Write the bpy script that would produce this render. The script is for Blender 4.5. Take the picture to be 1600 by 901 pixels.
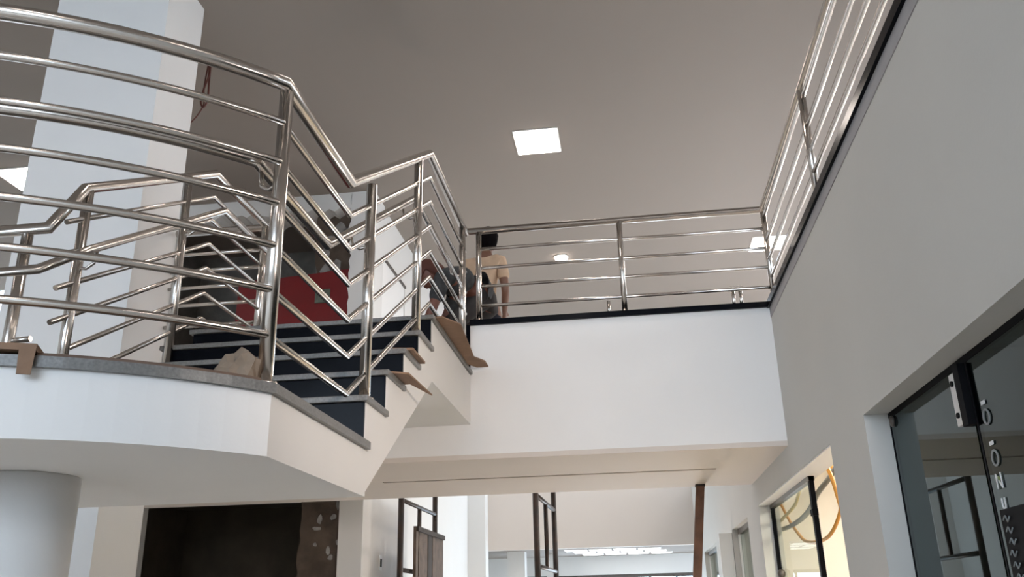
import bpy, bmesh, math, random
from mathutils import Vector, Matrix
for o in list(bpy.data.objects): bpy.data.objects.remove(o)
C = bpy.context.scene.collection
R = math.radians
rnd = random.Random(7)
# ------------------------------------------------------------------ camera
cam = bpy.data.cameras.new('camera'); cam.sensor_width = 36; cam.lens = 1363.65/1600*36; cam.clip_start = .05
co = bpy.data.objects.new('camera', cam); C.objects.link(co)
P_, Y_, O_ = R(-20.29296), R(7.16151), R(-1.33267)
def _rx(a): return Matrix(((1,0,0),(0,math.cos(a),-math.sin(a)),(0,math.sin(a),math.cos(a))))
def _ry(a): return Matrix(((math.cos(a),0,math.sin(a)),(0,1,0),(-math.sin(a),0,math.cos(a))))
def _rz(a): return Matrix(((math.cos(a),-math.sin(a),0),(math.sin(a),math.cos(a),0),(0,0,1)))
M_ = _rz(O_) @ _rx(P_) @ _ry(Y_) @ Matrix(((1,0,0),(0,0,-1),(0,1,0)))
rot = Matrix((M_[0], -M_[1], -M_[2])).transposed()
co.matrix_world = Matrix.Translation((0,0,1.6)) @ rot.to_4x4()
bpy.context.scene.camera = co
# ------------------------------------------------------------------ world, exposure
W = bpy.data.worlds.new('sky'); bpy.context.scene.world = W; W.use_nodes = True
bg = W.node_tree.nodes['Background']; bg.inputs[0].default_value = (.70,.84,1,1); bg.inputs[1].default_value = 7.4
vs = bpy.context.scene.view_settings
vs.view_transform = 'Standard'; vs.look = 'None'; vs.gamma = 1; vs.use_curve_mapping = False; vs.exposure = 0.24
PANEL_E = 28.0          # ceiling panels
WARM = (1.0,.88,.80)
def fill_lamp(loc, aim, watts, size, col=WARM, spread=180):      # unseen fill lamps added to brighten the landing, soffit and rear hall
    l = bpy.data.lights.new('fill_lamp','AREA'); l.energy = watts; l.color = col; l.shape = 'DISK'; l.size = size; l.spread = R(spread)
    o = bpy.data.objects.new('fill_lamp', l); C.objects.link(o); o.location = loc
    o.rotation_euler = (Vector(aim)-Vector(loc)).to_track_quat('-Z','Y').to_euler()
fill_lamp((.85,1.2,2.7),(-1.1,4.7,2.4),11,.45,WARM,74)
fill_lamp((.2,10.6,.7),(-1.6,7.0,2.9),34,.5)
fill_lamp((.6,12.6,.9),(-2.6,11.5,2.6),52,.5,(.86,.94,1))
# ------------------------------------------------------------------ materials
def mat(name, col, rough=.6, metal=0, noise=0, nscale=4, bump=0, bscale=60, spec=.5, col2=None, emit=None, es=0):
    m = bpy.data.materials.new(name); m.use_nodes = True
    nt = m.node_tree; b = nt.nodes['Principled BSDF']
    b.inputs['Base Color'].default_value = (*col,1); b.inputs['Roughness'].default_value = rough
    b.inputs['Metallic'].default_value = metal; b.inputs['Specular IOR Level'].default_value = spec
    tc = nt.nodes.new('ShaderNodeTexCoord')
    if noise:
        n = nt.nodes.new('ShaderNodeTexNoise'); n.inputs['Scale'].default_value = nscale; n.inputs['Detail'].default_value = 6
        nt.links.new(tc.outputs['Object'], n.inputs['Vector'])
        r = nt.nodes.new('ShaderNodeValToRGB'); r.color_ramp.elements[0].position = .3; r.color_ramp.elements[1].position = .7
        c2 = col2 or tuple(c*(1-noise) for c in col)
        r.color_ramp.elements[0].color = (*c2,1); r.color_ramp.elements[1].color = (*col,1)
        nt.links.new(n.outputs['Fac'], r.inputs['Fac']); nt.links.new(r.outputs['Color'], b.inputs['Base Color'])
    if bump:
        n2 = nt.nodes.new('ShaderNodeTexNoise'); n2.inputs['Scale'].default_value = bscale; n2.inputs['Detail'].default_value = 4
        nt.links.new(tc.outputs['Object'], n2.inputs['Vector'])
        bm_ = nt.nodes.new('ShaderNodeBump'); bm_.inputs['Strength'].default_value = bump; bm_.inputs['Distance'].default_value = .01
        nt.links.new(n2.outputs['Fac'], bm_.inputs['Height']); nt.links.new(bm_.outputs['Normal'], b.inputs['Normal'])
    if emit:
        b.inputs['Emission Color'].default_value = (*emit,1); b.inputs['Emission Strength'].default_value = es
    return m
M = {}
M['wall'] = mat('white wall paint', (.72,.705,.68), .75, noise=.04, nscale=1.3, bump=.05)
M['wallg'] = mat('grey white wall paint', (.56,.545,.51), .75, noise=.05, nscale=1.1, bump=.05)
M['shade_band'] = mat('grey painted shade', (.36,.345,.345), .8, noise=.1, nscale=6)  # grey tone for painted shade under the capping and in the groove
M['fascia'] = mat('white plaster paint', (.78,.765,.745), .75, noise=.035, nscale=2, bump=.05)
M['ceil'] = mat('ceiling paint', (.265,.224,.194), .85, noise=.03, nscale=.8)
M['soffit'] = mat('soffit paint', (.63,.56,.50), .8, noise=.03, nscale=1.5)
M['steel'] = mat('polished stainless steel', (.64,.60,.56), .2, 1, bump=.02, bscale=25)
M['black_granite'] = mat('black granite', (.004,.005,.008), .2, noise=.25, nscale=90, spec=.07)
M['grey_granite'] = mat('grey granite edge', (.20,.195,.185), .35, noise=.35, nscale=120)
M['floor'] = mat('porcelain floor', (.72,.67,.61), .25, noise=.06, nscale=2)
M['concrete'] = mat('rough concrete', (.20,.185,.165), .9, noise=.35, nscale=5, bump=.6, bscale=18)
M['brown_render'] = mat('brown cement render', (.12,.088,.066), .92, noise=.45, nscale=6, bump=.6, bscale=22)
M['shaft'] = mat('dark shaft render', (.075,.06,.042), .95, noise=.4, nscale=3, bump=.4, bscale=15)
M['plaster'] = mat('broken plaster edge', (.36,.34,.32), .95, noise=.4, nscale=14, bump=.8, bscale=30)
M['red'] = mat('red painted sheet', (.17,.002,.004), .5, noise=.25, nscale=3)
M['sticker'] = mat('grey green sticker', (.12,.14,.11), .6, noise=.5, nscale=30)
M['card'] = mat('brown cardboard', (.27,.165,.105), .85, noise=.25, nscale=10)
M['card_d'] = mat('dark brown cardboard', (.17,.11,.08), .85, noise=.3, nscale=10)
M['paper'] = mat('crumpled kraft paper', (.25,.19,.14), .9, noise=.3, nscale=12)
M['timber'] = mat('brown timber', (.16,.075,.045), .8, noise=.5, nscale=9, bump=.3)
M['plank'] = mat('weathered plank', (.14,.10,.075), .85, noise=.45, nscale=8, bump=.3)
M['plank_d'] = mat('dark timber batten', (.05,.036,.028), .85, noise=.4, nscale=8)
M['black_metal'] = mat('black painted steel tube', (.012,.011,.010), .45, noise=.5, nscale=14, col2=(.045,.022,.014))
M['black'] = mat('black rubber', (.004,.004,.005), .7, spec=.1)
M['dark_alu'] = mat('dark aluminium', (.10,.085,.075), .4, .3)
M['frame_w'] = mat('white frame', (.8,.79,.77), .5)
M['plate'] = mat('satin metal plate', (.72,.70,.68), .45, .15)
M['white_vinyl'] = mat('white vinyl lettering', (.75,.77,.78), .6)
M['grey_vinyl'] = mat('grey vinyl lettering', (.22,.24,.24), .6)
M['green_vinyl'] = mat('green vinyl dot', (.22,.30,.10), .6)
M['skin'] = mat('brown skin', (.17,.08,.05), .55)
M['skin_red'] = mat('reddish brown skin', (.14,.05,.032), .55)
M['hair'] = mat('black hair', (.004,.003,.003), 1, bump=.5, bscale=80, spec=.05)
M['cap'] = mat('reddish brown cap', (.07,.018,.010), .8)
M['tan_cloth'] = mat('tan cotton shirt', (.52,.36,.24), .9, noise=.15, nscale=12, bump=.2)
M['jeans'] = mat('navy denim', (.012,.014,.026), .9, noise=.4, nscale=20)
M['grey_cloth'] = mat('dark grey work shirt', (.05,.052,.055), .9, noise=.7, nscale=14, col2=(.010,.011,.012))
M['dark_cloth'] = mat('dark grey trousers', (.040,.034,.032), .9, noise=.4, nscale=12)
M['shoe'] = mat('black shoe leather', (.01,.01,.01), .5)
M['eye'] = mat('eye white', (.6,.58,.55), .3)
M['lip'] = mat('lip', (.13,.045,.035), .5)
M['wire'] = mat('reddish wire sheath', (.11,.03,.022), .6)
M['orange'] = mat('orange conduit', (.75,.36,.07), .5, bump=.4, bscale=70)
M['yellow'] = mat('pale yellow conduit', (.75,.60,.25), .5)
M['grey_hose'] = mat('grey hose', (.22,.22,.20), .5)
M['redhose'] = mat('red hose', (.5,.05,.035), .5)
M['cream'] = mat('cream shop paint', (.82,.77,.68), .8, noise=.08, nscale=3)
M['teal'] = mat('teal box print', (.25,.52,.55), .6)
M['lamp'] = mat('lit led panel', (1,1,1), .5, emit=(1,.88,.79), es=PANEL_E)
M['lamp_soft'] = mat('lit soffit panel', (1,1,1), .5, emit=(1,.95,.92), es=1.2)
M['lamp_hall'] = mat('lit white lamp', (1,1,1), .5, emit=(1,.96,.93), es=22)
M['lamp_shop'] = mat('lit shop lamp', (1,1,1), .5, emit=(1,.92,.82), es=105)
def glass(name, tint, gl=1.0, ior=1.45):
    m = bpy.data.materials.new(name); m.use_nodes = True; nt = m.node_tree
    for n in list(nt.nodes): nt.nodes.remove(n)
    out = nt.nodes.new('ShaderNodeOutputMaterial'); mx = nt.nodes.new('ShaderNodeMixShader')
    tr = nt.nodes.new('ShaderNodeBsdfTransparent'); tr.inputs[0].default_value = (*tint,1)
    g = nt.nodes.new('ShaderNodeBsdfGlossy'); g.inputs['Roughness'].default_value = .01; g.inputs[0].default_value = (gl*.86,gl*.97,gl,1)
    fr = nt.nodes.new('ShaderNodeFresnel'); fr.inputs['IOR'].default_value = ior
    ge = nt.nodes.new('ShaderNodeNewGeometry'); mm = nt.nodes.new('ShaderNodeMath'); mm.operation = 'SUBTRACT'; mm.inputs[0].default_value = 1
    nt.links.new(ge.outputs['Backfacing'], mm.inputs[1]); mu = nt.nodes.new('ShaderNodeMath'); mu.operation = 'MULTIPLY'
    nt.links.new(fr.outputs[0], mu.inputs[0]); nt.links.new(mm.outputs[0], mu.inputs[1])
    nt.links.new(mu.outputs[0], mx.inputs[0]); nt.links.new(tr.outputs[0], mx.inputs[1]); nt.links.new(g.outputs[0], mx.inputs[2])
    nt.links.new(mx.outputs[0], out.inputs[0]); return m
M['glass_dark'] = glass('dark green tinted glass', (.24,.32,.30), .9)
M['glass_clear'] = glass('clear shop glass', (.92,.94,.90), .5, 1.22)
M['glass_window'] = glass('window glass', (.93,.96,.97), .5)
# ------------------------------------------------------------------ mesh helpers
class MB:
    def __init__(s): s.bm = bmesh.new()
    def box(s, x0, x1, y0, y1, z0, z1):
        v = [s.bm.verts.new((x,y,z)) for x in (x0,x1) for y in (y0,y1) for z in (z0,z1)]
        for f in ((0,1,3,2),(4,6,7,5),(0,4,5,1),(2,3,7,6),(0,2,6,4),(1,5,7,3)): s.bm.faces.new([v[i] for i in f])
        return s
    def prism(s, pts, d):            # 3-D polygon swept along vector d
        d = Vector(d); a = [s.bm.verts.new(p) for p in pts]; b = [s.bm.verts.new(Vector(p)+d) for p in pts]
        n = len(pts); s.bm.faces.new(a); s.bm.faces.new(b[::-1])
        for i in range(n): s.bm.faces.new((a[i],b[i],b[(i+1)%n],a[(i+1)%n]))
        return s
    def tube(s, path, r, n=10, cap=True):
        P = [Vector(p) for p in path]; m = len(P); rs = r if isinstance(r,(list,tuple)) else [r]*m
        T = [(P[i+1]-P[i]).normalized() for i in range(m-1)]
        up = Vector((0,0,1)) if abs(T[0].z) < .9 else Vector((1,0,0))
        u = T[0].cross(up).normalized(); rings = []
        for i in range(m):
            t = T[0] if i == 0 else T[-1] if i == m-1 else (T[i-1]+T[i]).normalized()
            tin = T[max(i-1,0)]
            u = (u-tin*u.dot(tin)).normalized(); w = tin.cross(u)
            ring = []
            for k in range(n):
                a = 2*math.pi*k/n; off = (u*math.cos(a)+w*math.sin(a))*rs[i]
                den = tin.dot(t)
                off = off - tin*(off.dot(t)/den if abs(den) > .2 else 0)   # mitred joint
                ring.append(s.bm.verts.new(P[i]+off))
            rings.append(ring)
        for A,B in zip(rings, rings[1:]):
            for k in range(n):
                f = s.bm.faces.new((A[k],A[(k+1)%n],B[(k+1)%n],B[k])); f.smooth = True
        if cap: s.bm.faces.new(rings[0][::-1]); s.bm.faces.new(rings[-1])
        return s
    def ball(s, c, rx, ry, rz, n=12):
        g = bmesh.ops.create_uvsphere(s.bm, u_segments=n, v_segments=max(6,n//2+2), radius=1)
        for v in g['verts']:
            v.co = Vector((v.co.x*rx+c[0], v.co.y*ry+c[1], v.co.z*rz+c[2]))
            for f in v.link_faces: f.smooth = True
        return s
    def build(s, name, m, parent=None, bevel=0):
        if bevel: bmesh.ops.bevel(s.bm, geom=[e for e in s.bm.edges], offset=bevel, segments=2, profile=.6, affect='EDGES')
        bmesh.ops.recalc_face_normals(s.bm, faces=s.bm.faces)
        me = bpy.data.meshes.new(name); s.bm.to_mesh(me); s.bm.free()
        o = bpy.data.objects.new(name, me); me.materials.append(M[m] if isinstance(m,str) else m)
        C.objects.link(o)
        if parent:
            o.parent = parent; o.matrix_parent_inverse = Matrix.Identity(4)
            off = Vector((0,0,0)); p = parent
            while p: off += p.location; p = p.parent
            o.location = -off
        return o
def tag(o, label=None, cat=None, group=None, kind=None):
    if label: o['label'] = label
    if cat: o['category'] = cat
    if group: o['group'] = group
    if kind: o['kind'] = kind
    return o
def thing(name, label, cat, loc=(0,0,0), group=None):
    o = bpy.data.objects.new(name, None); o.empty_display_size = .1; C.objects.link(o); o.location = loc
    return tag(o, label, cat, group)
def struct(name, mb, m, label=None, parent=None):
    o = mb.build(name, m, parent)
    if not parent: tag(o, label, 'wall' if name.startswith('wall') else name.split('_')[0].split('.')[0], None, 'structure')
    return o
def jag(p0, p1, n, amp, ax, rng):     # ragged line between two 2-D points
    out = []
    for i in range(1,n):
        t = i/n; q = [p0[0]+(p1[0]-p0[0])*t, p0[1]+(p1[1]-p0[1])*t]; q[ax] += rng.uniform(-amp,amp); out.append(tuple(q))
    return out
# ------------------------------------------------------------------ levels
ZU = 3.18; ZC = 6.2; XR = 1.043; YB = 5.84; XS = -1.04; XL = -2.46
ZP = 3.55; ZS = 2.567
# ------------------------------------------------------------------ the setting
struct('floor', MB().box(-9.6,6,-7,19,-.1,0), 'floor', 'pale polished floor of the ground level')
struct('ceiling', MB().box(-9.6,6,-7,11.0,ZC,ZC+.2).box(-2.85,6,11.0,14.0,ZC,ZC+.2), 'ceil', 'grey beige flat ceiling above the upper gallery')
# right wall with three shop openings
w = MB()
def yz_wall(w, x0, x1, y0, y1, z0, z1, holes):
    ys = sorted({y0,y1,*[h[0] for h in holes],*[h[1] for h in holes]})
    for a,b in zip(ys, ys[1:]):
        top = next((h for h in holes if h[0] <= a and b <= h[1]), None)
        if top: w.box(x0,x1,a,b,top[2],z1)
        else: w.box(x0,x1,a,b,z0,z1)
HOLES = [(.6,3.956,2.374),(4.665,7.5,2.372),(8.28,9.65,2.35),(11.6,13.6,2.35)]
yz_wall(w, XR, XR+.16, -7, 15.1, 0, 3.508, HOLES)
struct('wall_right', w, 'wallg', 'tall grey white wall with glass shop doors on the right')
struct('trim_1', MB().box(XR-.02,XR+.2,-7,YB+.15,3.508,ZP+.004), 'black_granite', 'black granite capping along the top of the right wall')
struct('trim_6', MB().box(XR-.004,XR,-7,YB,3.44,3.508), 'shade_band', 'thin grey painted shadow under the black capping of the right wall')  # capping's overhang shadow, painted as a grey strip
# upper gallery parapet and the beam and slab below it
w = MB(); w.box(XS,XR,YB,YB+.14,2.60,3.512)
w.box(-5.2,XS,YB,YB+.14,2.60,2.86)
struct('wall_back', w, 'fascia', 'white parapet wall of the gallery facing the void')
w = MB(); w.box(XS-.0,XR,YB-.02,YB+.17,3.512,ZP+.002)
struct('trim_2', w, 'black_granite', 'black granite capping on the white gallery parapet')
w = MB(); w.box(-5.2,XR,YB+.14,7.74,2.60,ZU-.03)
w.box(XR+.16,6,-7,7.74,2.9,ZU-.03)
w.box(-5.6,-2.46,5.4,8.8,2.84,ZU-.03); w.box(-2.46,-2.0,7.74,8.8,2.84,ZU-.03); w.box(-5.6,-2.46,5.4,YB,2.6,2.84)
struct('floor_2', w, 'soffit', 'concrete slab of the upper gallery')
w = MB(); w.box(-5.6,-2.46,5.4,8.8,ZU-.03,ZU); w.box(-2.46,-2.0,YB+.14,8.8,ZU-.03,ZU); w.box(-2.0,XR+.16,YB+.14,7.74,ZU-.03,ZU); w.box(XR+.16,6,-7,7.74,ZU-.03,ZU)
struct('floor_3', w, 'floor', 'polished tile floor of the upper gallery')
w = MB(); w.box(-5.2,XR,YB,6.715,ZS,2.60); w.box(-5.2,XR,6.775,7.74,ZS,2.60); w.box(-5.2,-1.9,6.715,6.775,ZS,2.60); w.box(.66,XR,6.715,6.775,ZS,2.60)
struct('trim_7', MB().box(-1.9,.66,6.715,6.775,2.592,2.60), 'shade_band', 'thin dark strip of painted shade in the groove of the beige soffit')  # groove shade painted as a dark strip
struct('ceiling_2', w, 'soffit', 'beige soffit below the gallery with a thin dark groove')
struct('wall_left', MB().box(-9.6,-9.4,-7,17,0,ZC), 'wall', 'far left wall')
w = MB(); w.box(5.9,6.1,-7,14,ZU,3.75); w.box(5.9,6.1,-7,14,4.75,ZC); w.box(5.9,6.1,-7,1.5,3.75,4.75); w.box(5.9,6.1,5.5,14,3.75,4.75)
w.box(XR+.16,5.9,14.0,14.1,2.9,ZC)  # unseen end wall added to keep open sky out of the rail reflections
struct('wall_far', w, 'wall', 'wall of the upper rooms on the right')
# entrance front behind the viewer: glazed daylight opening, solid elsewhere
w = MB(); w.box(-9.6,-6.2,-7.2,-7,0,ZC); w.box(1.0,6,-7.2,-7,0,ZC); w.box(-6.2,1.0,-7.2,-7,5.4,ZC); w.box(-6.2,1.0,-7.2,-7,0,2.0)
struct('wall_front', w, 'wall', 'entrance front with a tall opening')
# pier left of the stair
struct('wall_pier', MB().box(-4.02,-3.13,4.95,5.45,0,ZC), 'fascia', 'tall white pier rising behind the left stair railing')
# shaft wall: ragged openings on both floors
rg = random.Random(3)
w = MB(); y = 8.8; T = (0,.44,0)
right = [(-2.68,0),(-2.68,ZC),(-2.95,ZC)] + jag((-2.95,ZC),(-2.95,ZU),42,.022,0,rg) + [(-2.94,ZU),(-2.93,2.75)] + [(-2.93,0)]
w.prism([(p[0],y,p[1]) for p in right], T)
top = [(-2.95,ZC),(-5.6,ZC),(-5.6,6.0)] + jag((-5.6,6.0),(-2.95,6.0),40,.035,1,rg) + [(-2.95,6.0)]
w.prism([(p[0],y,p[1]) for p in top], T)
w.box(-5.6,-2.93,y,y+.44,2.75,ZU); w.box(-5.6,-5.25,y,y+.44,0,ZC)
struct('wall_shaft', w, 'wall', 'white wall around the unfinished lift shaft openings')
w = MB(); w.box(-5.6,-3.38,10.7,10.85,0,ZU-.2); w.box(-5.7,-5.55,9.24,10.85,0,ZU-.2); w.box(-3.0,-2.88,9.26,10.85,0,ZU-.2); w.box(-5.6,-2.9,9.24,10.85,ZU-.3,ZU-.2)
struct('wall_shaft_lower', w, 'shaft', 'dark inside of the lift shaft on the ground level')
w = MB(); w.box(-5.6,-2.9,10.4,10.85,ZU-.2,ZC); w.box(-5.7,-5.55,9.24,10.85,ZU-.2,ZC); w.box(-3.0,-2.88,9.26,10.85,ZU-.2,ZC)
struct('wall_shaft_upper', w, 'concrete', 'bare grey concrete inside the upper shaft opening')
# brown unplastered jamb of the lower opening, with plaster dabs
lj = [(-2.935,0),(-2.935,2.75)] + [(-3.38,2.75)] + jag((-3.38,2.75),(-3.36,0),26,.02,0,rg) + [(-3.36,0)]
jamb = struct('wall_jamb', MB().prism([(p[0],8.9,p[1]) for p in lj], (0,.3,0)), 'brown_render', 'brown unplastered jamb of the lower shaft opening')
for (px,pz,sx,sz) in ((-3.16,2.53,.028,.05),(-3.19,2.44,.05,.02),(-3.02,2.55,.035,.03),(-3.06,2.22,.022,.05),(-3.03,2.15,.03,.03),(-2.96,2.3,.02,.03),(-2.98,2.68,.018,.06),(-3.2,2.28,.02,.02)):
    n = 9; pts = []
    for k in range(n):
        a = 2*math.pi*k/n; q = rg.uniform(.7,1.2); pts.append((px+math.cos(a)*sx*q, 8.886, pz+math.sin(a)*sz*q))
    MB().prism(pts,(0,.02,0)).build('plaster_dab','plaster',jamb)
uj = [(-2.955,ZU),(-2.955,6.02),(-3.42,6.02)] + jag((-3.42,6.02),(-3.4,ZU),24,.03,0,rg) + [(-3.4,ZU)]
uj_o = struct('wall_jamb_upper', MB().prism([(p[0],9.0,p[1]) for p in uj], (0,.22,0)), 'brown_render', 'brown unplastered jamb of the upper shaft opening')
for i in range(7):
    px = rg.uniform(-3.4,-3.0); pz = rg.uniform(5.1,5.95); n = 8; s_ = rg.uniform(.03,.09)
    pts = [(px+math.cos(2*math.pi*k/n)*s_*rg.uniform(.6,1.2), 8.985, pz+math.sin(2*math.pi*k/n)*s_*1.3*rg.uniform(.6,1.2)) for k in range(n)]
    MB().prism(pts,(0,.02,0)).build('plaster_dab','plaster',uj_o)
# rear hall beyond the gallery: left wall with an upper window, far parapet, far room
w = MB(); w.box(-2.85,-2.7,9.24,15.1,0,ZU); w.box(-2.85,-2.7,10.35,15.1,ZU,ZC); w.box(-2.85,-2.7,9.24,10.35,5.58,ZC)
hall = struct('wall_hall', w, 'wall', 'bright white left wall of the rear hall')
wf = struct('door_5', MB().box(-2.80,-2.705,9.26,10.33,ZU+.01,5.55), 'frame_w', 'white upper door in the white left wall of the rear hall')
MB().box(-2.72,-2.685,9.24,10.35,5.55,5.58).build('head_trim','dark_alu',wf)
struct('trim_3', MB().box(-2.7,-2.4,14.8,15.1,0,ZC), 'wall', 'white corner pier at the end of the rear hall')
struct('wall_hall_far', MB().box(-9.4,5.9,15.1,15.3,ZS,ZC+.2), 'soffit', 'far white parapet wall across the rear hall')
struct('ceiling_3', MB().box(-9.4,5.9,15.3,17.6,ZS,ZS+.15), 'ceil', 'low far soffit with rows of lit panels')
w = MB(); w.box(-9.4,-2.2,17.6,17.8,0,ZS); w.box(-2.2,1.3,17.6,17.8,2.22,ZS); w.box(1.3,5.9,17.6,17.8,0,ZS)
struct('wall_end', w, 'wall', 'end wall above the far shopfront')
ww = struct('window_2', MB().box(-2.2,1.3,17.66,17.72,2.16,2.22).box(-2.2,1.3,17.66,17.72,1.2,1.25), 'dark_alu', 'long far shopfront window full of daylight')
for k in range(8):
    x = -2.2+k*.5; MB().box(x-.02,x+.02,17.65,17.73,0,2.16).build('mullion','dark_alu',ww)
    if k < 7: MB().box(x+.02,x+.48,17.685,17.695,0,2.16).build('pane','glass_window',ww)
struct('trim_4', MB().box(-2.15,-1.85,15.6,15.9,0,ZS), 'wall', 'white pillar left of the far shopfront')
struct('trim_5', MB().box(-1.55,-1.4,16.4,16.55,0,ZS), 'wall', 'thin white post before the far shopfront')
# lit panels below the far soffit
k = 0
for r_,yy in enumerate((15.55,16.15,16.8)):
    for c_ in range(4):
        x = -1.15+c_*.42+.12*r_
        p = thing('soffit_light', ('first','second','third','fourth')[c_]+' lit panel from the left in the '+('front','middle','rear')[r_]+' row under the far soffit', 'light', (x,yy,ZS), 'lit panels in rows under the far soffit')
        MB().box(x,x+.36,yy,yy+.4,ZS-.012,ZS-.006).build('diffuser','lamp_soft',p)
        MB().box(x-.015,x+.375,yy-.015,yy+.415,ZS-.006,ZS).build('frame','frame_w',p)
# ------------------------------------------------------------------ staircase
st = thing('staircase', 'white concrete staircase with black granite risers climbing from a rounded landing', 'staircase', (-1.75,3.4,2.04))
LC, LR = (-1.98,3.07), 1.13
def land_poly(r, xr, yb, z, back=True):
    pts = [(xr,yb,z)]
    a0 = math.acos(max(-1,min(1,(xr-LC[0])/r)))
    for i in range(41):
        a = -a0 - (math.pi-a0)*i/40
        pts.append((LC[0]+r*math.cos(a), LC[1]+r*math.sin(a), z))
    pts.append((LC[0]-r, yb, z)); return pts
MB().prism(land_poly(LR,XS,3.43,2.04),(0,0,.186)).build('landing_slab','fascia',st)
MB().prism(land_poly(LR+.018,XS+.018,3.43,2.226),(0,0,.03)).build('landing_edge','grey_granite',st)
RY = [3.39+.30*k for k in range(5)]; RZ = [2.256+.185*k for k in range(6)]
prof = [(3.43,2.04),(4.62,2.80),(4.62,3.155),(RY[4],3.155)]
prof = [(3.40,2.04),(4.62,2.805),(4.62,3.15)]
for k in range(4,-1,-1):
    prof += [(RY[k]+.012, RZ[k+1]-.026), (RY[k]+.012, RZ[k]-.026 if k else 2.2)]
MB().prism([(XL,p[0],p[1]) for p in prof],(XS-XL,0,0)).build('stair_body','fascia',st)
MB().box(XL,XS,4.62,YB,2.805,3.15).build('platform_slab','fascia',st)
for k in range(5):
    MB().box(XL+.003,XS-.003,RY[k],RY[k]+.0115,RZ[k]+(-.001 if k==0 else 0),RZ[k+1]-.026).build('riser','black_granite',st)
    y1 = RY[k+1]+.011 if k < 4 else YB
    MB().box(XL-.015,XS+.016,RY[k]-.02,y1,RZ[k+1]-.026,RZ[k+1]).build('tread' if k < 4 else 'platform_edge','grey_granite',st,bevel=.004)
# the black granite upstand at the back of the platform
MB().box(XS-.6,XS-.002,YB-.001,YB+.139,3.181,3.52).build('upstand','black_granite',st)
pc = thing('column', 'round white column holding up the landing at the left edge', 'column', (-1.93,2.63,0))
MB().tube([(-1.93,2.63,0),(-1.93,2.63,2.039)], .165, 40).build('shaft','fascia',pc)
MB().tube([(-1.93,2.63,0),(-1.93,2.63,.10)], .178, 40).build('base_ring','grey_granite',pc)
# ------------------------------------------------------------------ railings
TOP, BAR, POST = .0255, .0127, .024
def arc_path(off, z, xr, y_end):
    """plan line of the landing rail: flat arc in front, then the round of the landing"""
    pts = []
    r = LR-.0+off
    c = (-2.558,3.762); rr = 1.996+off
    # round part (left side)
    n = 22
    for i in range(n):
        a = math.pi+.15 + (1.72-.15-.10)*i/n
        pts.append((LC[0]+r*1.02*math.cos(a), LC[1]+r*1.02*math.sin(a), z))
    for i in range(15):
        t = i/14; x = -1.78 + (xr+1.78)*t
        pts.append((x, c[1]-math.sqrt(rr*rr-(x-c[0])**2), z))
    return pts
KY, BY = 3.17, 4.62
rail = thing('railing', 'polished steel railing rounding the landing and climbing the near side of the stair', 'railing', (-1.07,2.43,2.256))
XRL = -1.07
zl = [3.305-.149*k for k in range(7)]; zu = [4.235-.160*k for k in range(7)]
for k in range(7):
    yk = KY+.010*k; yb_ = BY+.006*k
    path = arc_path(0, zl[k], XRL, None) + [(XRL,yk,zl[k]), (XRL,yb_,zu[k]), (XRL,YB-.03 if k else YB-.0,zu[k])]
    MB().tube(path, TOP if k == 0 else BAR, 12).build('handrail' if k == 0 else 'rail','steel',rail)
def post(parent, x, y, z0, z1, r=POST):
    p = MB().tube([(x,y,z0),(x,y,z1)], r, 14).build('post','steel',parent)
    MB().tube([(x,y,z0),(x,y,z0+.008)], r*1.7, 14).build('base_flange','steel',p)
    return p
post(rail, XRL,2.455,2.256,zl[0]-.02); post(rail, XRL,3.47,RZ[1],3.41+.03); post(rail, XRL,4.35,RZ[4],4.05); post(rail,XRL,5.70,3.181,4.22)
a = arc_path(0,0,XRL,None)
for i in (10,20): post(rail, a[i][0],a[i][1],2.256,zl[0])
# lower inner handrail
HX = XRL-.09; zi0, zi1 = 3.03, 3.945
inner = arc_path(-.085, zi0, HX, None)
path = inner + [(HX,KY+.01,zi0),(HX,BY+.01,zi1),(HX,YB-.1,zi1)]
MB().tube(path, .0205, 12).build('inner_handrail','steel',rail)
def bracket(parent, px, py, z, hx, hy):
    MB().tube([(px,py,z-.09),(px+(hx-px)*.5,py+(hy-py)*.5,z-.10),(px+(hx-px)*.9,py+(hy-py)*.9,z-.075),(hx,hy,z-.015)], .007, 8).build('bracket','steel',parent)
bracket(rail,XRL,2.455,zi0,HX,2.50); bracket(rail,XRL,3.47,zi0+.2,HX,3.47); bracket(rail,XRL,4.35,zi0+.75,HX,4.35); bracket(rail,XRL,5.70,zi1,HX,5.70)
# left stair railing
lr = thing('railing', 'steel railing on the far side of the stair with cut bar ends at its foot', 'railing', (-2.42,3.4,2.256))
XLL = -2.42; SL = .584
def zline(k, y): return 4.20-.158*k-SL*(4.58-y)
top = [(-3.12,3.17,3.205),(XLL,3.17,3.205),(XLL,3.37,zline(0,3.37)),(XLL,4.58,4.20),(XLL,5.40,4.20),(-3.1,5.40,4.20)]
MB().tube(top, TOP, 12).build('handrail','steel',lr)
for k in range(1,7):
    y0 = 3.28 if k < 5 else (3.42 if k == 5 else 3.72)
    MB().tube([(XLL,y0,zline(k,y0)),(XLL,4.58,4.20-.158*k),(XLL,5.40,4.20-.158*k)], BAR, 10).build('rail','steel',lr)
post(lr,XLL,3.40,2.256,zline(0,3.40)-.01); post(lr,XLL,4.27,RZ[3],zline(0,4.27)-.01); post(lr,-2.52,3.18,2.256,3.19); post(lr,XLL,5.36,ZU,4.19); post(lr,-3.08,3.18,2.256,3.19)
MB().tube([(-2.52,3.18,2.70),(-2.42,3.18,2.705)],BAR,10).build('rail','steel',lr)
HL = XLL+.09
MB().tube([(-3.1,3.08,2.96),(HL-.02,3.06,2.965),(HL,3.34,3.165),(HL,4.56,3.93),(HL,5.38,3.93)],.0205,12).build('inner_handrail','steel',lr)
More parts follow.
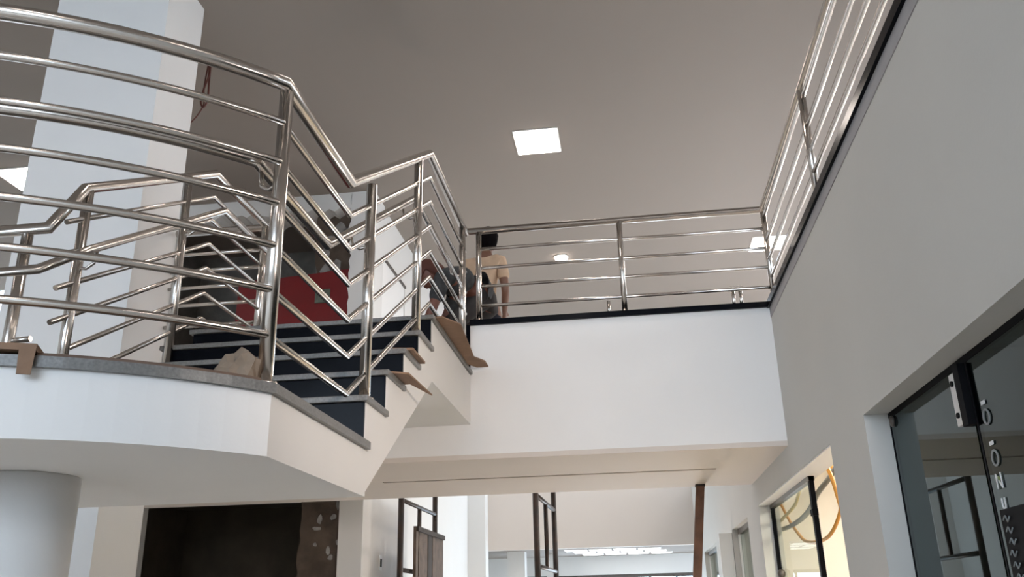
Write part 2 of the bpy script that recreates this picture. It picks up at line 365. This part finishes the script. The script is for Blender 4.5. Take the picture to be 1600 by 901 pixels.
bracket(lr,-2.52,3.18,2.965,-2.56,3.07); bracket(lr,XLL,3.40,3.2,HL,3.40); bracket(lr,XLL,4.27,3.75,HL,4.27)
# guard across the gap in front of the shaft
gd = thing('railing', 'short steel guard of level bars between pier and stair in front of the grey shaft', 'railing', (-2.78,5.42,ZU))
for k,z in enumerate((4.04,3.91,3.785,3.655,3.50)):
    MB().tube([(-3.128,5.42,z),(-2.445,5.42,z)],BAR,10).build('rail','steel',gd)
post(gd,-2.455,5.44,ZU,4.10)
# gallery railing: back parapet and right wall
gr = thing('railing', 'steel railing on the black capping of the gallery parapet and right wall', 'railing', (0,YB+.06,ZP))
XG, YG = 1.09, YB+.06
zg = [4.275,4.125,3.975,3.83,3.68]
for k,z in enumerate(zg):
    xs_ = XRL if k == 0 else -.98
    MB().tube([(xs_,YG,z),(XG,YG,z)]+([(XG,-6.9,z)] if k == 0 else []), TOP if k == 0 else BAR, 12).build('handrail' if k == 0 else 'rail','steel',gr)
for z in (4.215,4.03,3.89,3.755): MB().tube([(XG,YG,z),(XG,-6.9,z)], BAR, 12).build('rail','steel',gr)
for (x,yy) in ((-.985,YG),(.06,YG),(XG,YG-.0),(XG,4.33),(XG,2.75),(XG,1.2),(XG,-.4),(XG,-2)): post(gr,x,yy,ZP,zg[0]-.01,.021)
MB().tube([(-.052,YG+.02,ZP),(-.052,YG+.02,3.66)],.013,10).build('stub_post','steel',gr)
for x in (.82,.87): MB().tube([(x,YG+.03,ZP),(x,YG+.03,3.70)],.014,10).build('stub_post','steel',gr)
MB().box(.80,.89,YG+.012,YG+.048,3.695,3.71).build('stub_cap','steel',gr)
# ------------------------------------------------------------------ ceiling lights
def panel(x, y, sx, sy, label, group='lit square panels in the upper ceiling'):
    t = thing('ceiling_light', label, 'light', (x,y,ZC), group)
    e = .018
    MB().box(x-sx/2-e,x+sx/2+e,y-sy/2-e,y+sy/2+e,ZC-.008,ZC).build('frame','frame_w',t)
    MB().box(x-sx/2,x+sx/2,y-sy/2,y+sy/2,ZC-.014,ZC-.008).build('diffuser','lamp',t)
panel(-.703,8.0,.43,.46,'square lit ceiling panel alone in the middle of the grey ceiling')
panel(2.10,11.25,.44,.46,'square lit ceiling panel seen through the corner of the gallery railing')
panel(-6.36,7.85,.44,.46,'lit ceiling panel half hidden by the left edge of the white pier')
for (x,y,d) in ((-.7,4.4,'above the foot of the stair, just above the picture'),(-.7,-2.0,'behind the viewer in the middle of the void'),(4.6,4.8,'over the upper right room beside the parapet corner'),(4.6,1.6,'over the upper right room opposite the landing'),(2.6,-1.6,'behind the viewer over the right wall'),(-6.6,3.6,'left of the pier, above the picture')):
    panel(x,y,.44,.46,'added square ceiling fill panel '+d)  # out-of-view panels added to raise the overall brightness
for i,x in enumerate((3.4,4.8)):
    for j,y in enumerate((9.2,11.2,13.0)): panel(x,y,.6,.6,'added ceiling fill panel hidden behind the right wall, '+('nearer','farther')[i]+' column, '+('first','second','third')[j]+' row')  # strong unseen panels added to brighten the rear hall
t = thing('ceiling_light', 'small round lit downlight seen between the bars of the back railing', 'light', (-.71,11.22,ZC))
MB().tube([(-.71,11.22,ZC-.03),(-.71,11.22,ZC-.004)],.085,20).build('diffuser','lamp',t)
MB().tube([(-.71,11.22,ZC-.012),(-.71,11.22,ZC)],.10,20).build('rim','frame_w',t)
# hanging wires
t = thing('hanging_wires', 'loose reddish electric wires dangling in a loop from the grey ceiling', 'wires', (-3.41,6.16,ZC))
def curve_pts(P, n=8):
    P = [Vector(p) for p in P]; out = []
    Q = [2*P[0]-P[1]]+P+[2*P[-1]-P[-2]]
    for i in range(1,len(Q)-2):
        for j in range(n):
            u = j/n; a,b,c,d = Q[i-1:i+3]
            out.append(.5*((2*b)+(c-a)*u+(2*a-5*b+4*c-d)*u*u+(3*b-a-3*c+d)*u**3))
    return out+[P[-1]]
MB().tube(curve_pts([(-3.41,6.12,ZC),(-3.40,6.12,6.05),(-3.43,6.12,5.92),(-3.45,6.13,5.80),(-3.42,6.13,5.74),(-3.39,6.13,5.82),(-3.40,6.14,6.0),(-3.41,6.15,ZC)]),.008,6).build('wire','wire',t)
MB().tube(curve_pts([(-3.43,6.15,ZC),(-3.44,6.14,5.95),(-3.42,6.13,5.78),(-3.46,6.12,5.66),(-3.52,6.10,5.56)]),.006,6).build('wire','wire',t)
# ------------------------------------------------------------------ right side doors
d = tag(MB().box(1.145,1.165,.6,3.956,2.352,2.374).build('door_1','black'),'dark tinted glass shopfront door with pale vertical lettering','door',None,'structure')
MB().box(1.148,1.158,3.035,3.945,.01,2.352).build('glass_panel','glass_dark',d)
MB().box(1.148,1.158,.62,3.005,.01,2.352).build('glass_panel','glass_dark',d)
MB().box(1.146,1.160,3.008,3.018,.01,2.352).build('gasket','black',d)
MB().box(1.146,1.162,3.944,3.956,0,2.352).build('side_frame','black',d)
hp = MB().box(1.128,1.148,3.075,3.135,2.155,2.335).build('hinge_plate','plate',d,bevel=.004)
MB().box(1.124,1.15,3.025,3.075,2.145,2.352).build('hinge_body','black',d)
for z in (2.19,2.30):
    MB().tube([(1.129,3.105,z),(1.122,3.105,z)],.010,12).build('screw','black',hp)
MB().ball((1.142,3.90,2.33),.012,.02,.025).build('corner_clip','dark_alu',d)
# vinyl lettering on the glass, read down the door
def letter(txt, y, z, size, m):
    cu = bpy.data.curves.new('lettering','FONT'); cu.body = txt; cu.size = size; cu.extrude = .001; cu.align_x = 'CENTER'; cu.align_y = 'CENTER'
    o = bpy.data.objects.new('lettering_text', cu); C.objects.link(o)
    o.rotation_euler = (R(90),0,R(-90)); o.location = (1.144,y,z); bpy.context.view_layer.update()
    me = bpy.data.meshes.new_from_object(o.evaluated_get(bpy.context.evaluated_depsgraph_get()))
    me.transform(o.matrix_world); bpy.data.objects.remove(o)
    n = bpy.data.objects.new('lettering', me); me.materials.clear(); me.materials.append(M[m]); C.objects.link(n)
    n.parent = d
letter('-', 2.928,2.205,.13,'white_vinyl'); letter('O',2.925,2.145,.075,'grey_vinyl'); letter('-',2.928,2.075,.13,'white_vinyl'); letter('O',2.925,2.015,.075,'grey_vinyl')
letter('.', 2.93,1.985,.12,'green_vinyl'); letter('N',2.93,1.945,.07,'white_vinyl'); letter('u',2.93,1.885,.075,'white_vinyl')
n_ = MB().box(1.14,1.148,2.70,2.965,1.50,1.862).build('door_poster','black',d)
for k in range(9):
    yy = 2.945-.006*(k%3); zz = 1.83-.034*k
    MB().tube(curve_pts([(1.138,yy,zz),(1.138,yy-.018,zz+.012),(1.138,yy-.03,zz-.006),(1.138,yy-.05,zz+.008)],4),.0025,5).build('script_stroke','grey_vinyl',n_)
# door 2: shop with an open leaf
d2 = tag(MB().box(1.13,1.17,5.80,7.5,2.335,2.372).build('door_2','dark_alu'),'clear glass shop door standing half open before a cluttered lit room','door',None,'structure')
MB().box(1.147,1.155,5.85,7.48,.01,2.335).build('glass_panel','glass_clear',d2)
MB().box(1.135,1.165,5.80,5.85,0,2.372).build('stile','black',d2)
MB().box(1.135,1.165,7.47,7.5,0,2.335).build('stile','black',d2)
MB().box(1.128,1.165,5.79,5.86,2.12,2.16).build('lock_case','black',d2)
MB().ball((1.13,7.3,1.83),.03,.03,.035).build('knob','dark_alu',d2)
# doors 3 and 4 further along
for n,(y0,y1) in ((3,(8.28,9.65)),(4,(11.6,13.6))):
    dd = tag(MB().box(1.10,1.16,y0,y1,2.30,2.35).build('door_%d'%n,'dark_alu'),('grey glass door in the third opening of the right wall','last small glass door near the far end of the right wall')[n-3],'door',None,'structure')
    MB().box(1.12,1.13,y0+.04,y1-.04,.01,2.30).build('glass_panel','glass_clear',dd)
    MB().box(1.10,1.16,y0,y0+.04,0,2.30).build('stile','black',dd)
    MB().box(1.10,1.16,y1-.04,y1,0,2.30).build('stile','frame_w',dd)
lf = thing('door_leaf', 'white door leaf swung open from the right wall of the rear hall', 'door', (1.04,9.66,0))
MB().box(.905,1.04,9.66,9.70,0,2.32).build('panel','frame_w',lf,bevel=.004)
MB().tube([(.93,9.655,1.0),(.93,9.60,1.0),(.99,9.60,1.0)],.009,8).build('handle','plate',lf)
struct('trim_8', MB().box(XR+.004,XR+.156,4.67,7.495,2.364,2.371), 'frame_w', 'white strip painted as light under the lintel of the cream shop doorway')  # brightens the lintel underside by colour, standing in for lit plaster
# shop rooms behind the right wall
def room(name, label, y0, y1, m, zt=2.72, xb=4.0):
    w = MB(); w.box(xb,xb+.1,y0,y1,0,zt); w.box(XR+.16,xb,y0-.1,y0,0,zt); w.box(XR+.16,xb,y1,y1+.1,0,zt); w.box(XR+.16,xb,y0,y1,zt,zt+.1)
    struct(name, w, m, label)
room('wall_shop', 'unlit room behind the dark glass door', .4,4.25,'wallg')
room('wall_shop_open', 'cream room behind the half open glass door', 4.42,7.75,'cream',2.72,3.0)
room('wall_shop_far', 'pale room behind the further doors', 8.1,14.2,'wall')
def shop_lamp(x, y, zt, label, m='lamp_shop', s=.3):
    t = thing('ceiling_light', label, 'light', (x,y,zt))
    MB().box(x-s,x+s,y-s*.5,y+s*.5,zt-.03,zt-.004).build('diffuser',m,t); MB().box(x-s-.02,x+s+.02,y-s*.5-.02,y+s*.5+.02,zt-.012,zt).build('frame','frame_w',t)
shop_lamp(2.1,6.0,2.72,'warm lamp in the ceiling of the cream shop'); shop_lamp(2.3,9.2,2.72,'lamp in the pale room behind the third door','lamp_hall'); shop_lamp(2.3,12.4,2.72,'lamp in the pale room behind the last door','lamp_hall')
# shop contents
sh = thing('shelf_unit', 'pale shelf of boards on the back wall of the cream shop', 'shelf', (2.9,6.2,1.6))
for z in (2.42,2.16,1.90,1.64): MB().box(2.72,2.998,4.5,7.7,z,z+.035).build('board','cream',sh)
for yy in (5.2,6.3,7.3): MB().box(2.76,2.79,yy,yy+.04,1.55,2.6).build('upright','frame_w',sh)
bx = thing('carton', 'white carton with teal print on the lower shelf in the cream shop', 'box', (2.8,7.1,1.675))
MB().box(2.72,2.95,6.85,7.25,1.675,1.84).build('carton_body','frame_w',bx); MB().box(2.712,2.72,6.92,7.2,1.71,1.78).build('print','teal',bx)
def hose(name, label, pts, r, m, cat='hose', group=None):
    o = MB().tube(curve_pts(pts,8), r, 8).build(name, m); tag(o,label,cat,group); return o
hose('conduit','orange conduit hanging down inside the open side of the cream shop doorway',[(1.13,5.72,2.69),(1.16,5.7,2.55),(1.20,5.7,2.47),(1.245,5.7,2.37),(1.27,5.7,2.24),(1.29,5.7,2.05),(1.30,5.68,1.6),(1.31,5.66,.9),(1.30,5.62,.02)],.013,'orange')
hose('conduit','second orange conduit crossing high in the cream shop doorway',[(1.22,6.25,2.70),(1.26,6.2,2.60),(1.34,6.2,2.54),(1.41,6.2,2.45),(1.5,6.3,2.70)],.014,'orange')
hose('conduit','pale yellow conduit hanging in a vertical loop behind the shop glass',[(1.24,6.55,2.70),(1.235,6.52,2.58),(1.235,6.62,2.42),(1.235,6.82,2.34),(1.24,7.05,2.30),(1.24,7.7,2.26)],.013,'yellow')
hose('conduit','yellow conduit sagging low behind the shop glass',[(1.25,7.7,2.40),(1.25,7.35,2.22),(1.24,7.0,2.10),(1.24,6.75,2.03),(1.25,6.4,2.0),(1.27,6.05,2.02),(1.31,5.85,2.15),(1.36,5.8,2.4),(1.4,5.8,2.715)],.012,'orange')
hose('cable','thick grey hose sagging across the shop glass',[(1.24,7.7,2.19),(1.24,7.35,2.18),(1.235,7.0,2.18),(1.235,6.7,2.19),(1.235,6.4,2.22),(1.24,6.1,2.29),(1.3,5.9,2.38),(1.38,5.75,2.52),(1.45,5.7,2.715)],.018,'grey_hose')
hose('hose','red hose hanging at the near side of the cream shop doorway',[(1.235,5.32,1.94),(1.215,5.3,1.86),(1.235,5.3,1.78),(1.225,5.3,1.7),(1.245,5.3,1.5),(1.23,5.3,.9),(1.24,5.35,.02)],.026,'redhose')
# ------------------------------------------------------------------ red hoarding, scaffold, prop
rp = thing('hoarding', 'deep red sheet closing the upper lift shaft opening', 'barrier', (-3.6,8.9,ZU))
pts = [(-4.28,ZU),(-2.945,ZU),(-2.945,5.27)] + jag((-2.945,5.27),(-4.26,5.19),12,.012,1,rg) + [(-4.26,5.19)]
MB().prism([(p[0],8.86,p[1]) for p in pts],(0,.03,0)).build('sheet','red',rp)
MB().box(-3.34,-3.17,8.845,8.86,4.88,5.04).build('sticker','sticker',rp)
for x in (-4.2,-3.0): MB().box(x-.03,x+.03,8.892,8.94,ZU,5.1).build('batten','plank_d',rp)
sc = thing('scaffold_tower', 'black steel tube scaffold tower standing in the bright rear hall', 'scaffold', (-1.6,9.7,0))
for x,xf in ((-2.335,-2.32),(-.94,-.89)):
    fr = MB().tube([(x,9,0),(x,9,2.735)],.031,10).build('frame_tube','black_metal',sc)
    MB().tube([(xf,10.55,0),(xf,10.55,3.1)],.031,10).build('frame_tube','black_metal',sc)
    for z in (2.71,2.02,1.3,.4): MB().tube([(x,9,z),(xf,10.55,z)],.024,8).build('crossbar','black_metal',sc)
    MB().tube([((x+xf)/2,9.78,2.02),((x+xf)/2,9.78,2.71)],.024,8).build('middle_tube','black_metal',sc)
    MB().tube([((x+xf)/2,9.78,.4),((x+xf)/2,9.78,1.3)],.024,8).build('middle_tube','black_metal',sc)
for yy in (9,10.55): MB().tube([(-2.33,yy,.9),(-.92,yy,.9)],.017,8).build('brace','black_metal',sc)
bd = thing('formwork_board', 'weathered brown board panel leaning on the scaffold frame by the white wall', 'board', (-2.25,10,1.0))
for i,(a,b,m) in enumerate(((9.32,9.42,'plank'),(9.46,9.86,'plank'),(9.90,10.10,'plank_d'),(10.13,10.7,'plank'))):
    MB().box(-2.28,-2.25,a,b,1.0,2.47).build('plank',m,bd)
for z in (2.42,1.75,1.1): MB().box(-2.25,-2.225,9.32,10.7,z,z+.05).build('batten','plank_d',bd)
tp = thing('timber_prop', 'slim brown timber prop holding up the soffit near the right wall', 'prop', (.30,7.6,0))
MB().prism([(.24,7.58,0),(.31,7.58,0),(.31,7.65,0),(.24,7.65,0)],(.325,0,2.55)).build('pole','timber',tp)
MB().prism([(.56,7.575,2.55),(.64,7.575,2.55),(.64,7.655,2.55),(.56,7.655,2.55)],(0,0,.017)).build('wedge','plank_d',tp)
sw = thing('light_switch', 'small dark switch on the white wall left of the scaffold', 'switch', (-2.695,9.55,2.1))
MB().box(-2.70,-2.69,9.5,9.6,2.04,2.20).build('cover','frame_w',sw); MB().box(-2.692,-2.684,9.53,9.57,2.08,2.16).build('rocker','black',sw)
# ------------------------------------------------------------------ cardboard and paper
def flat(name, label, pts, z, th, m, cat='cardboard', tilt=None):
    o = MB().prism([(p[0],p[1],z+(p[2] if len(p) > 2 else 0)) for p in pts],(0,0,th)).build(name, m); return tag(o,label,cat)
flat('cardboard_scrap','brown cardboard flap sticking out over the second granite tread',[(-1.12,3.69),(-.96,3.785),(-.93,4.14,-.02),(-1.0,3.97),(-1.06,3.975)],RZ[2]+.001,.008,'card')
flat('cardboard_scrap','small folded cardboard strip on the third tread end',[(-1.10,4.0),(-1.0,4.02),(-1.0,4.28),(-1.06,4.27)],RZ[3]+.001,.012,'card')
flat('cardboard_scrap','long brown cardboard sheet lying over the platform edge at the top',[(-1.09,4.66),(-.99,4.64),(-.91,4.80),(-.955,5.50),(-.90,5.62),(-.90,5.76),(-.98,5.76),(-1.03,5.66),(-1.12,5.60)],3.183,.008,'card')
cp = []
def lip(r, a): return (LC[0]+r*math.cos(a), LC[1]+r*math.sin(a))
a0, a1 = R(-66), R(-36)
pts = [lip(LR+.012,a0+(a1-a0)*i/14) for i in range(15)]+[lip(LR-.10+.02*math.sin(i*2.1),a1+(a0-a1)*i/14) for i in range(15)]
flat('cardboard_strip','brown cardboard strip laid along the curved granite lip of the landing',pts,2.257,.008,'card_d')
t = thing('cardboard_scrap','bent cardboard piece with a tab hanging over the landing lip','cardboard',(-1.58,2.02,2.257))
pts = [lip(LR+.03,R(-82)+R(16)*i/5) for i in range(6)]+[lip(LR-.12,R(-66)-R(16)*i/5) for i in range(6)]
MB().prism([(p[0],p[1],2.266) for p in pts],(0,0,.018)).build('sheet','card',t)
pa, pb = lip(LR+.030,R(-68)), lip(LR+.030,R(-66)); 
MB().prism([(pa[0],pa[1],2.27),(pb[0],pb[1],2.27),(pb[0]-.004,pb[1],2.20),(pa[0]+.004,pa[1],2.20)],(.004,-.006,0)).build('tab','card',t)
# crumpled kraft paper by the corner post
bm = bmesh.new(); bmesh.ops.create_icosphere(bm, subdivisions=3, radius=1)
rp_ = random.Random(5)
for v in bm.verts:
    k_ = .8+.45*rp_.random(); v.co = Vector((v.co.x*.075*k_, v.co.y*.055*k_, max(-.02,v.co.z*.085*k_)+.02))
me = bpy.data.meshes.new('paper_ball'); bm.to_mesh(me); bm.free(); me.materials.append(M['paper'])
po = bpy.data.objects.new('paper_ball', me); C.objects.link(po); po.location = (-1.15,2.45,2.257)
tag(po,'crumpled kraft paper lying on the landing beside the corner post','paper')
# ------------------------------------------------------------------ people
def skin(name, verts, edges, m, parent, levels=2, root=0):
    me = bpy.data.meshes.new(name); me.from_pydata([v[:3] for v in verts], edges, [])
    o = bpy.data.objects.new(name, me); C.objects.link(o)
    md = o.modifiers.new('skin','SKIN'); md.use_smooth_shade = True
    sd = o.modifiers.new('sub','SUBSURF'); sd.levels = levels; sd.render_levels = levels
    for i,v in enumerate(verts):
        sv = me.skin_vertices[0].data[i]; r = v[3]; sv.radius = r if isinstance(r,tuple) else (r,r); sv.use_root = (i == root)
    bpy.context.view_layer.update()
    nm = bpy.data.meshes.new_from_object(o.evaluated_get(bpy.context.evaluated_depsgraph_get()))
    bpy.data.objects.remove(o)
    n = bpy.data.objects.new(name, nm); nm.materials.clear(); nm.materials.append(M[m]); C.objects.link(n)
    n.parent = parent
    return n
def chain(V, E, start, pts):
    p = start
    for q in pts:
        V.append(q); E.append((p,len(V)-1)); p = len(V)-1
    return p
def hand(V, E, wrist, d, side, s=1.0):
    """palm and five fingers growing from wrist vertex index along d; side = thumb direction"""
    w = Vector(V[wrist][:3]); d = Vector(d).normalized(); sd = Vector(side).normalized(); nrm = d.cross(sd).normalized()
    palm = w+d*.055; V.append((*palm,.020)); E.append((wrist,len(V)-1)); pi = len(V)-1
    for k,L in enumerate((.068,.076,.070,.054)):
        o = sd*(.028-.018*k)
        p = pi
        for t_,f in ((.04,0),(.04+L*.55,.012),(.04+L,.034)):
            q = palm+o+d*t_+nrm*f; V.append((*q,.0085)); E.append((p,len(V)-1)); p = len(V)-1
    p = pi
    for t_,o_ in ((.0,.035),(.025,.052),(.05,.058)):
        q = palm-d*.02+d*t_+sd*o_; V.append((*q,.0095)); E.append((p,len(V)-1)); p = len(V)-1
def person(root, pose, mats, face):
    """pose: joint positions in root space"""
    J = {k:Vector(v) for k,v in pose.items()}
    V=[(*J['pelvis'],.10)]; E=[]
    mid = J['pelvis'].lerp(J['neck'],.5); ch = J['pelvis'].lerp(J['neck'],.80)
    i = chain(V,E,0,[(*mid,(.115,.095)),(*ch,(.125,.10))]); chest = i
    nk = chain(V,E,i,[(*J['neck'],.058)])
    hb = J['head']
    chain(V,E,nk,[(*(J['neck'].lerp(hb,.55)),.055)])
    for s in 'lr':
        a = chain(V,E,chest,[(*J['sh_'+s],.055),(*J['sh_'+s].lerp(J['el_'+s],.5),.046),(*J['el_'+s],.038),(*J['el_'+s].lerp(J['wr_'+s],.4),.038),(*J['wr_'+s],.026)])
        d = J['wr_'+s]-J['el_'+s]; sd = face.cross(d)
        if sd.length < 1e-3: sd = Vector((1,0,0))
        hand(V,E,a,d,face-d.normalized()*face.dot(d.normalized()) if abs(face.dot(d.normalized()))<.9 else sd)
        b = chain(V,E,0,[(*J['hip_'+s],.088),(*J['hip_'+s].lerp(J['kn_'+s],.5),.076),(*J['kn_'+s],.056),(*J['kn_'+s].lerp(J['an_'+s],.35),.055),(*J['an_'+s],.036)])
        f = Vector((face.x,face.y,0)).normalized()
        chain(V,E,b,[(*(J['an_'+s]+f*.09-Vector((0,0,.045))),.036),(*(J['an_'+s]+f*.17-Vector((0,0,.055))),.028)])
    body = skin('body',V,E,mats['skin'],root)
    # head: shaped in a local frame (f forward, u up, s side), joined into the body mesh
    u = (hb-J['neck']).normalized(); u = (u*.6+Vector(pose.get('up',(0,0,1)))*.4).normalized(); f = (face-u*face.dot(u)).normalized(); s_ = f.cross(u)
    bm = bmesh.new(); bm.from_mesh(body.data)
    g = bmesh.ops.create_uvsphere(bm,u_segments=20,v_segments=14,radius=1)
    def hp(a,b,c): return hb+s_*a+f*b+u*c
    for v in g['verts']:
        x,y,z = v.co; jaw = 1-.30*max(0,-z)**1.3
        if y > 0: b_ = .094*y*(1-.10*max(0,-z))
        else: b_ = .100*y*(1-.25*max(0,-z))
        nose = .026*math.exp(-((x/.16)**2+((z+.12)/.20)**2)) if y > 0 else 0
        eye = -.010*(math.exp(-(((abs(x)-.36)/.16)**2+((z-.06)/.12)**2))) if y > 0 else 0
        v.co = hp(.076*x*jaw, b_+nose+eye, .118*z)
        for q in v.link_faces: q.smooth = True
    for sg in (-1,1):
        e = bmesh.ops.create_uvsphere(bm,u_segments=10,v_segments=8,radius=1)
        for v in e['verts']:
            x,y,z = v.co; v.co = hp(sg*.078+x*.010, -.012+y*.018, .0+z*.032)
            for q in v.link_faces: q.smooth = True
    bm.to_mesh(body.data); bm.free()
    return body,J,hp
def clothes(root, J, mats, hp, cap=False):
    V=[(*J['pelvis'].lerp(J['neck'],.06),(.135,.115))]; E=[]
    i = chain(V,E,0,[(*J['pelvis'].lerp(J['neck'],.3),(.138,.112)),(*J['pelvis'].lerp(J['neck'],.55),(.142,.115)),(*J['pelvis'].lerp(J['neck'],.82),(.150,.112))])
    chain(V,E,i,[(*J['neck'].lerp(J['head'],-.02),.072)])
    for s in 'lr':
        chain(V,E,i,[(*J['sh_'+s],.074),(*J['sh_'+s].lerp(J['el_'+s],.45),.064),(*J['sh_'+s].lerp(J['el_'+s],mats.get('sleeve',.8)),.058)])
    skin('shirt',V,E,mats['shirt'],root)
    V=[(*J['pelvis'].lerp(J['neck'],.08),(.135,.11)),(*J['pelvis'],(.140,.115))]; E=[(0,1)]
    for s in 'lr':
        chain(V,E,1,[(*J['hip_'+s],.105),(*J['hip_'+s].lerp(J['kn_'+s],.5),.092),(*J['kn_'+s],.074),(*J['kn_'+s].lerp(J['an_'+s],.4),.072),(*J['kn_'+s].lerp(J['an_'+s],.97),.058)])
    skin('trousers',V,E,mats['legs'],root,root=1)
    # hair or cap
    bm = bmesh.new(); g = bmesh.ops.create_uvsphere(bm,u_segments=20,v_segments=14,radius=1); kill=[]
    for v in g['verts']:
        x,y,z = v.co
        if z < (-.80 if y < .10 else .35) : kill.append(v)
        v.co = hp(.084*x, .104*y-.004, .126*z+.004)
    bmesh.ops.delete(bm,geom=kill,context='VERTS')
    for q in bm.faces: q.smooth = True
    me = bpy.data.meshes.new('hair'); bm.to_mesh(me); bm.free(); me.materials.append(M[mats['hair']])
    o = bpy.data.objects.new('cap' if cap else 'hair', me); C.objects.link(o); o.parent = root
    sm = o.modifiers.new('thick','SOLIDIFY'); sm.thickness = .012; sm.offset = 1
    if cap:
        pts=[hp(math.cos(a)*.072,.085+.075*math.sin(a),.055) for a in [math.pi*i/10 for i in range(11)]]
        MB_ = MB(); MB_.prism([tuple(p) for p in pts], (hp(0,0,.008)-hp(0,0,0))); b = MB_.build('peak',mats['hair']); b.parent = root
    for sg in (-1,1):
        b = MB(); b.ball(hp(sg*.028,.083,.008),.010,.010,.008,8); e = b.build('eye','eye'); e.parent = root
    b = MB(); b.ball(hp(0,.086,-.052),.020,.010,.007,8); e = b.build('mouth','lip'); e.parent = root
    for s in 'lr':
        a = J['an_'+s]; fx = (J['face'].x,J['face'].y); n = math.hypot(*fx) or 1; fx = (fx[0]/n,fx[1]/n)
        bm = bmesh.new(); g = bmesh.ops.create_uvsphere(bm,u_segments=14,v_segments=10,radius=1)
        for v in g['verts']:
            x,y,z = v.co; lx,ly,lz = x*.048,y*.135+.06,max(z*.055,-.04)-.04+.0*y
            if y > .3: lz = min(lz,-.02)
            v.co = (a.x+lx*fx[1]+ly*fx[0], a.y-lx*fx[0]+ly*fx[1], a.z+lz)
            for q in v.link_faces: q.smooth = True
        me = bpy.data.meshes.new('shoe'); bm.to_mesh(me); bm.free(); me.materials.append(M['shoe'])
        o = bpy.data.objects.new('shoe',me); C.objects.link(o); o.parent = root
# standing man, back turned
A = thing('person','person with black hair in a tan shirt and dark jeans standing behind the gallery railing','person',(-1.17,7.28,ZU))
fa = Vector((.25,1,0)).normalized()
pose = dict(pelvis=(0,0,.93),neck=(.02,.0,1.445),head=(.045,.015,1.615),sh_l=(-.165,.0,1.385),sh_r=(.165,-.02,1.385),
    el_l=(-.25,.10,1.16),wr_l=(-.22,.30,1.08),el_r=(.20,-.02,1.11),wr_r=(.16,.18,.98),
    hip_l=(-.09,0,.90),hip_r=(.09,0,.90),kn_l=(-.10,.03,.49),kn_r=(.10,.03,.49),an_l=(-.11,0,.085),an_r=(.11,0,.085))
b,J,hp = person(A,pose,dict(skin='skin'),fa); J['face']=fa
clothes(A,J,dict(shirt='tan_cloth',legs='jeans',hair='hair',sleeve=.62),hp)
# second worker, stooping to the left
B = thing('person','person in dark grey work clothes and reddish cap stooping beside the platform railing','person',(-1.13,6.36,ZU))
fb = Vector((-.95,-.25,-.35)).normalized()
pose = dict(pelvis=(.13,.22,.80),neck=(-.17,-.14,.885),head=(-.275,-.19,.875),sh_l=(-.16,-.28,.82),sh_r=(-.09,.02,.84),
    el_l=(-.24,-.30,.55),wr_l=(-.34,-.24,.35),el_r=(-.21,.02,.57),wr_r=(-.33,-.08,.37),
    hip_l=(.06,.13,.76),hip_r=(.10,.29,.76),kn_l=(-.22,.02,.50),kn_r=(-.18,.26,.50),an_l=(-.03,.06,.085),an_r=(.01,.28,.085),up=(-.2,-.1,1))
b,J,hp = person(B,pose,dict(skin='skin_red'),fb); J['face']=Vector((-1,-.1,0))
clothes(B,J,dict(shirt='grey_cloth',legs='dark_cloth',hair='cap',sleeve=.8),hp,cap=True)
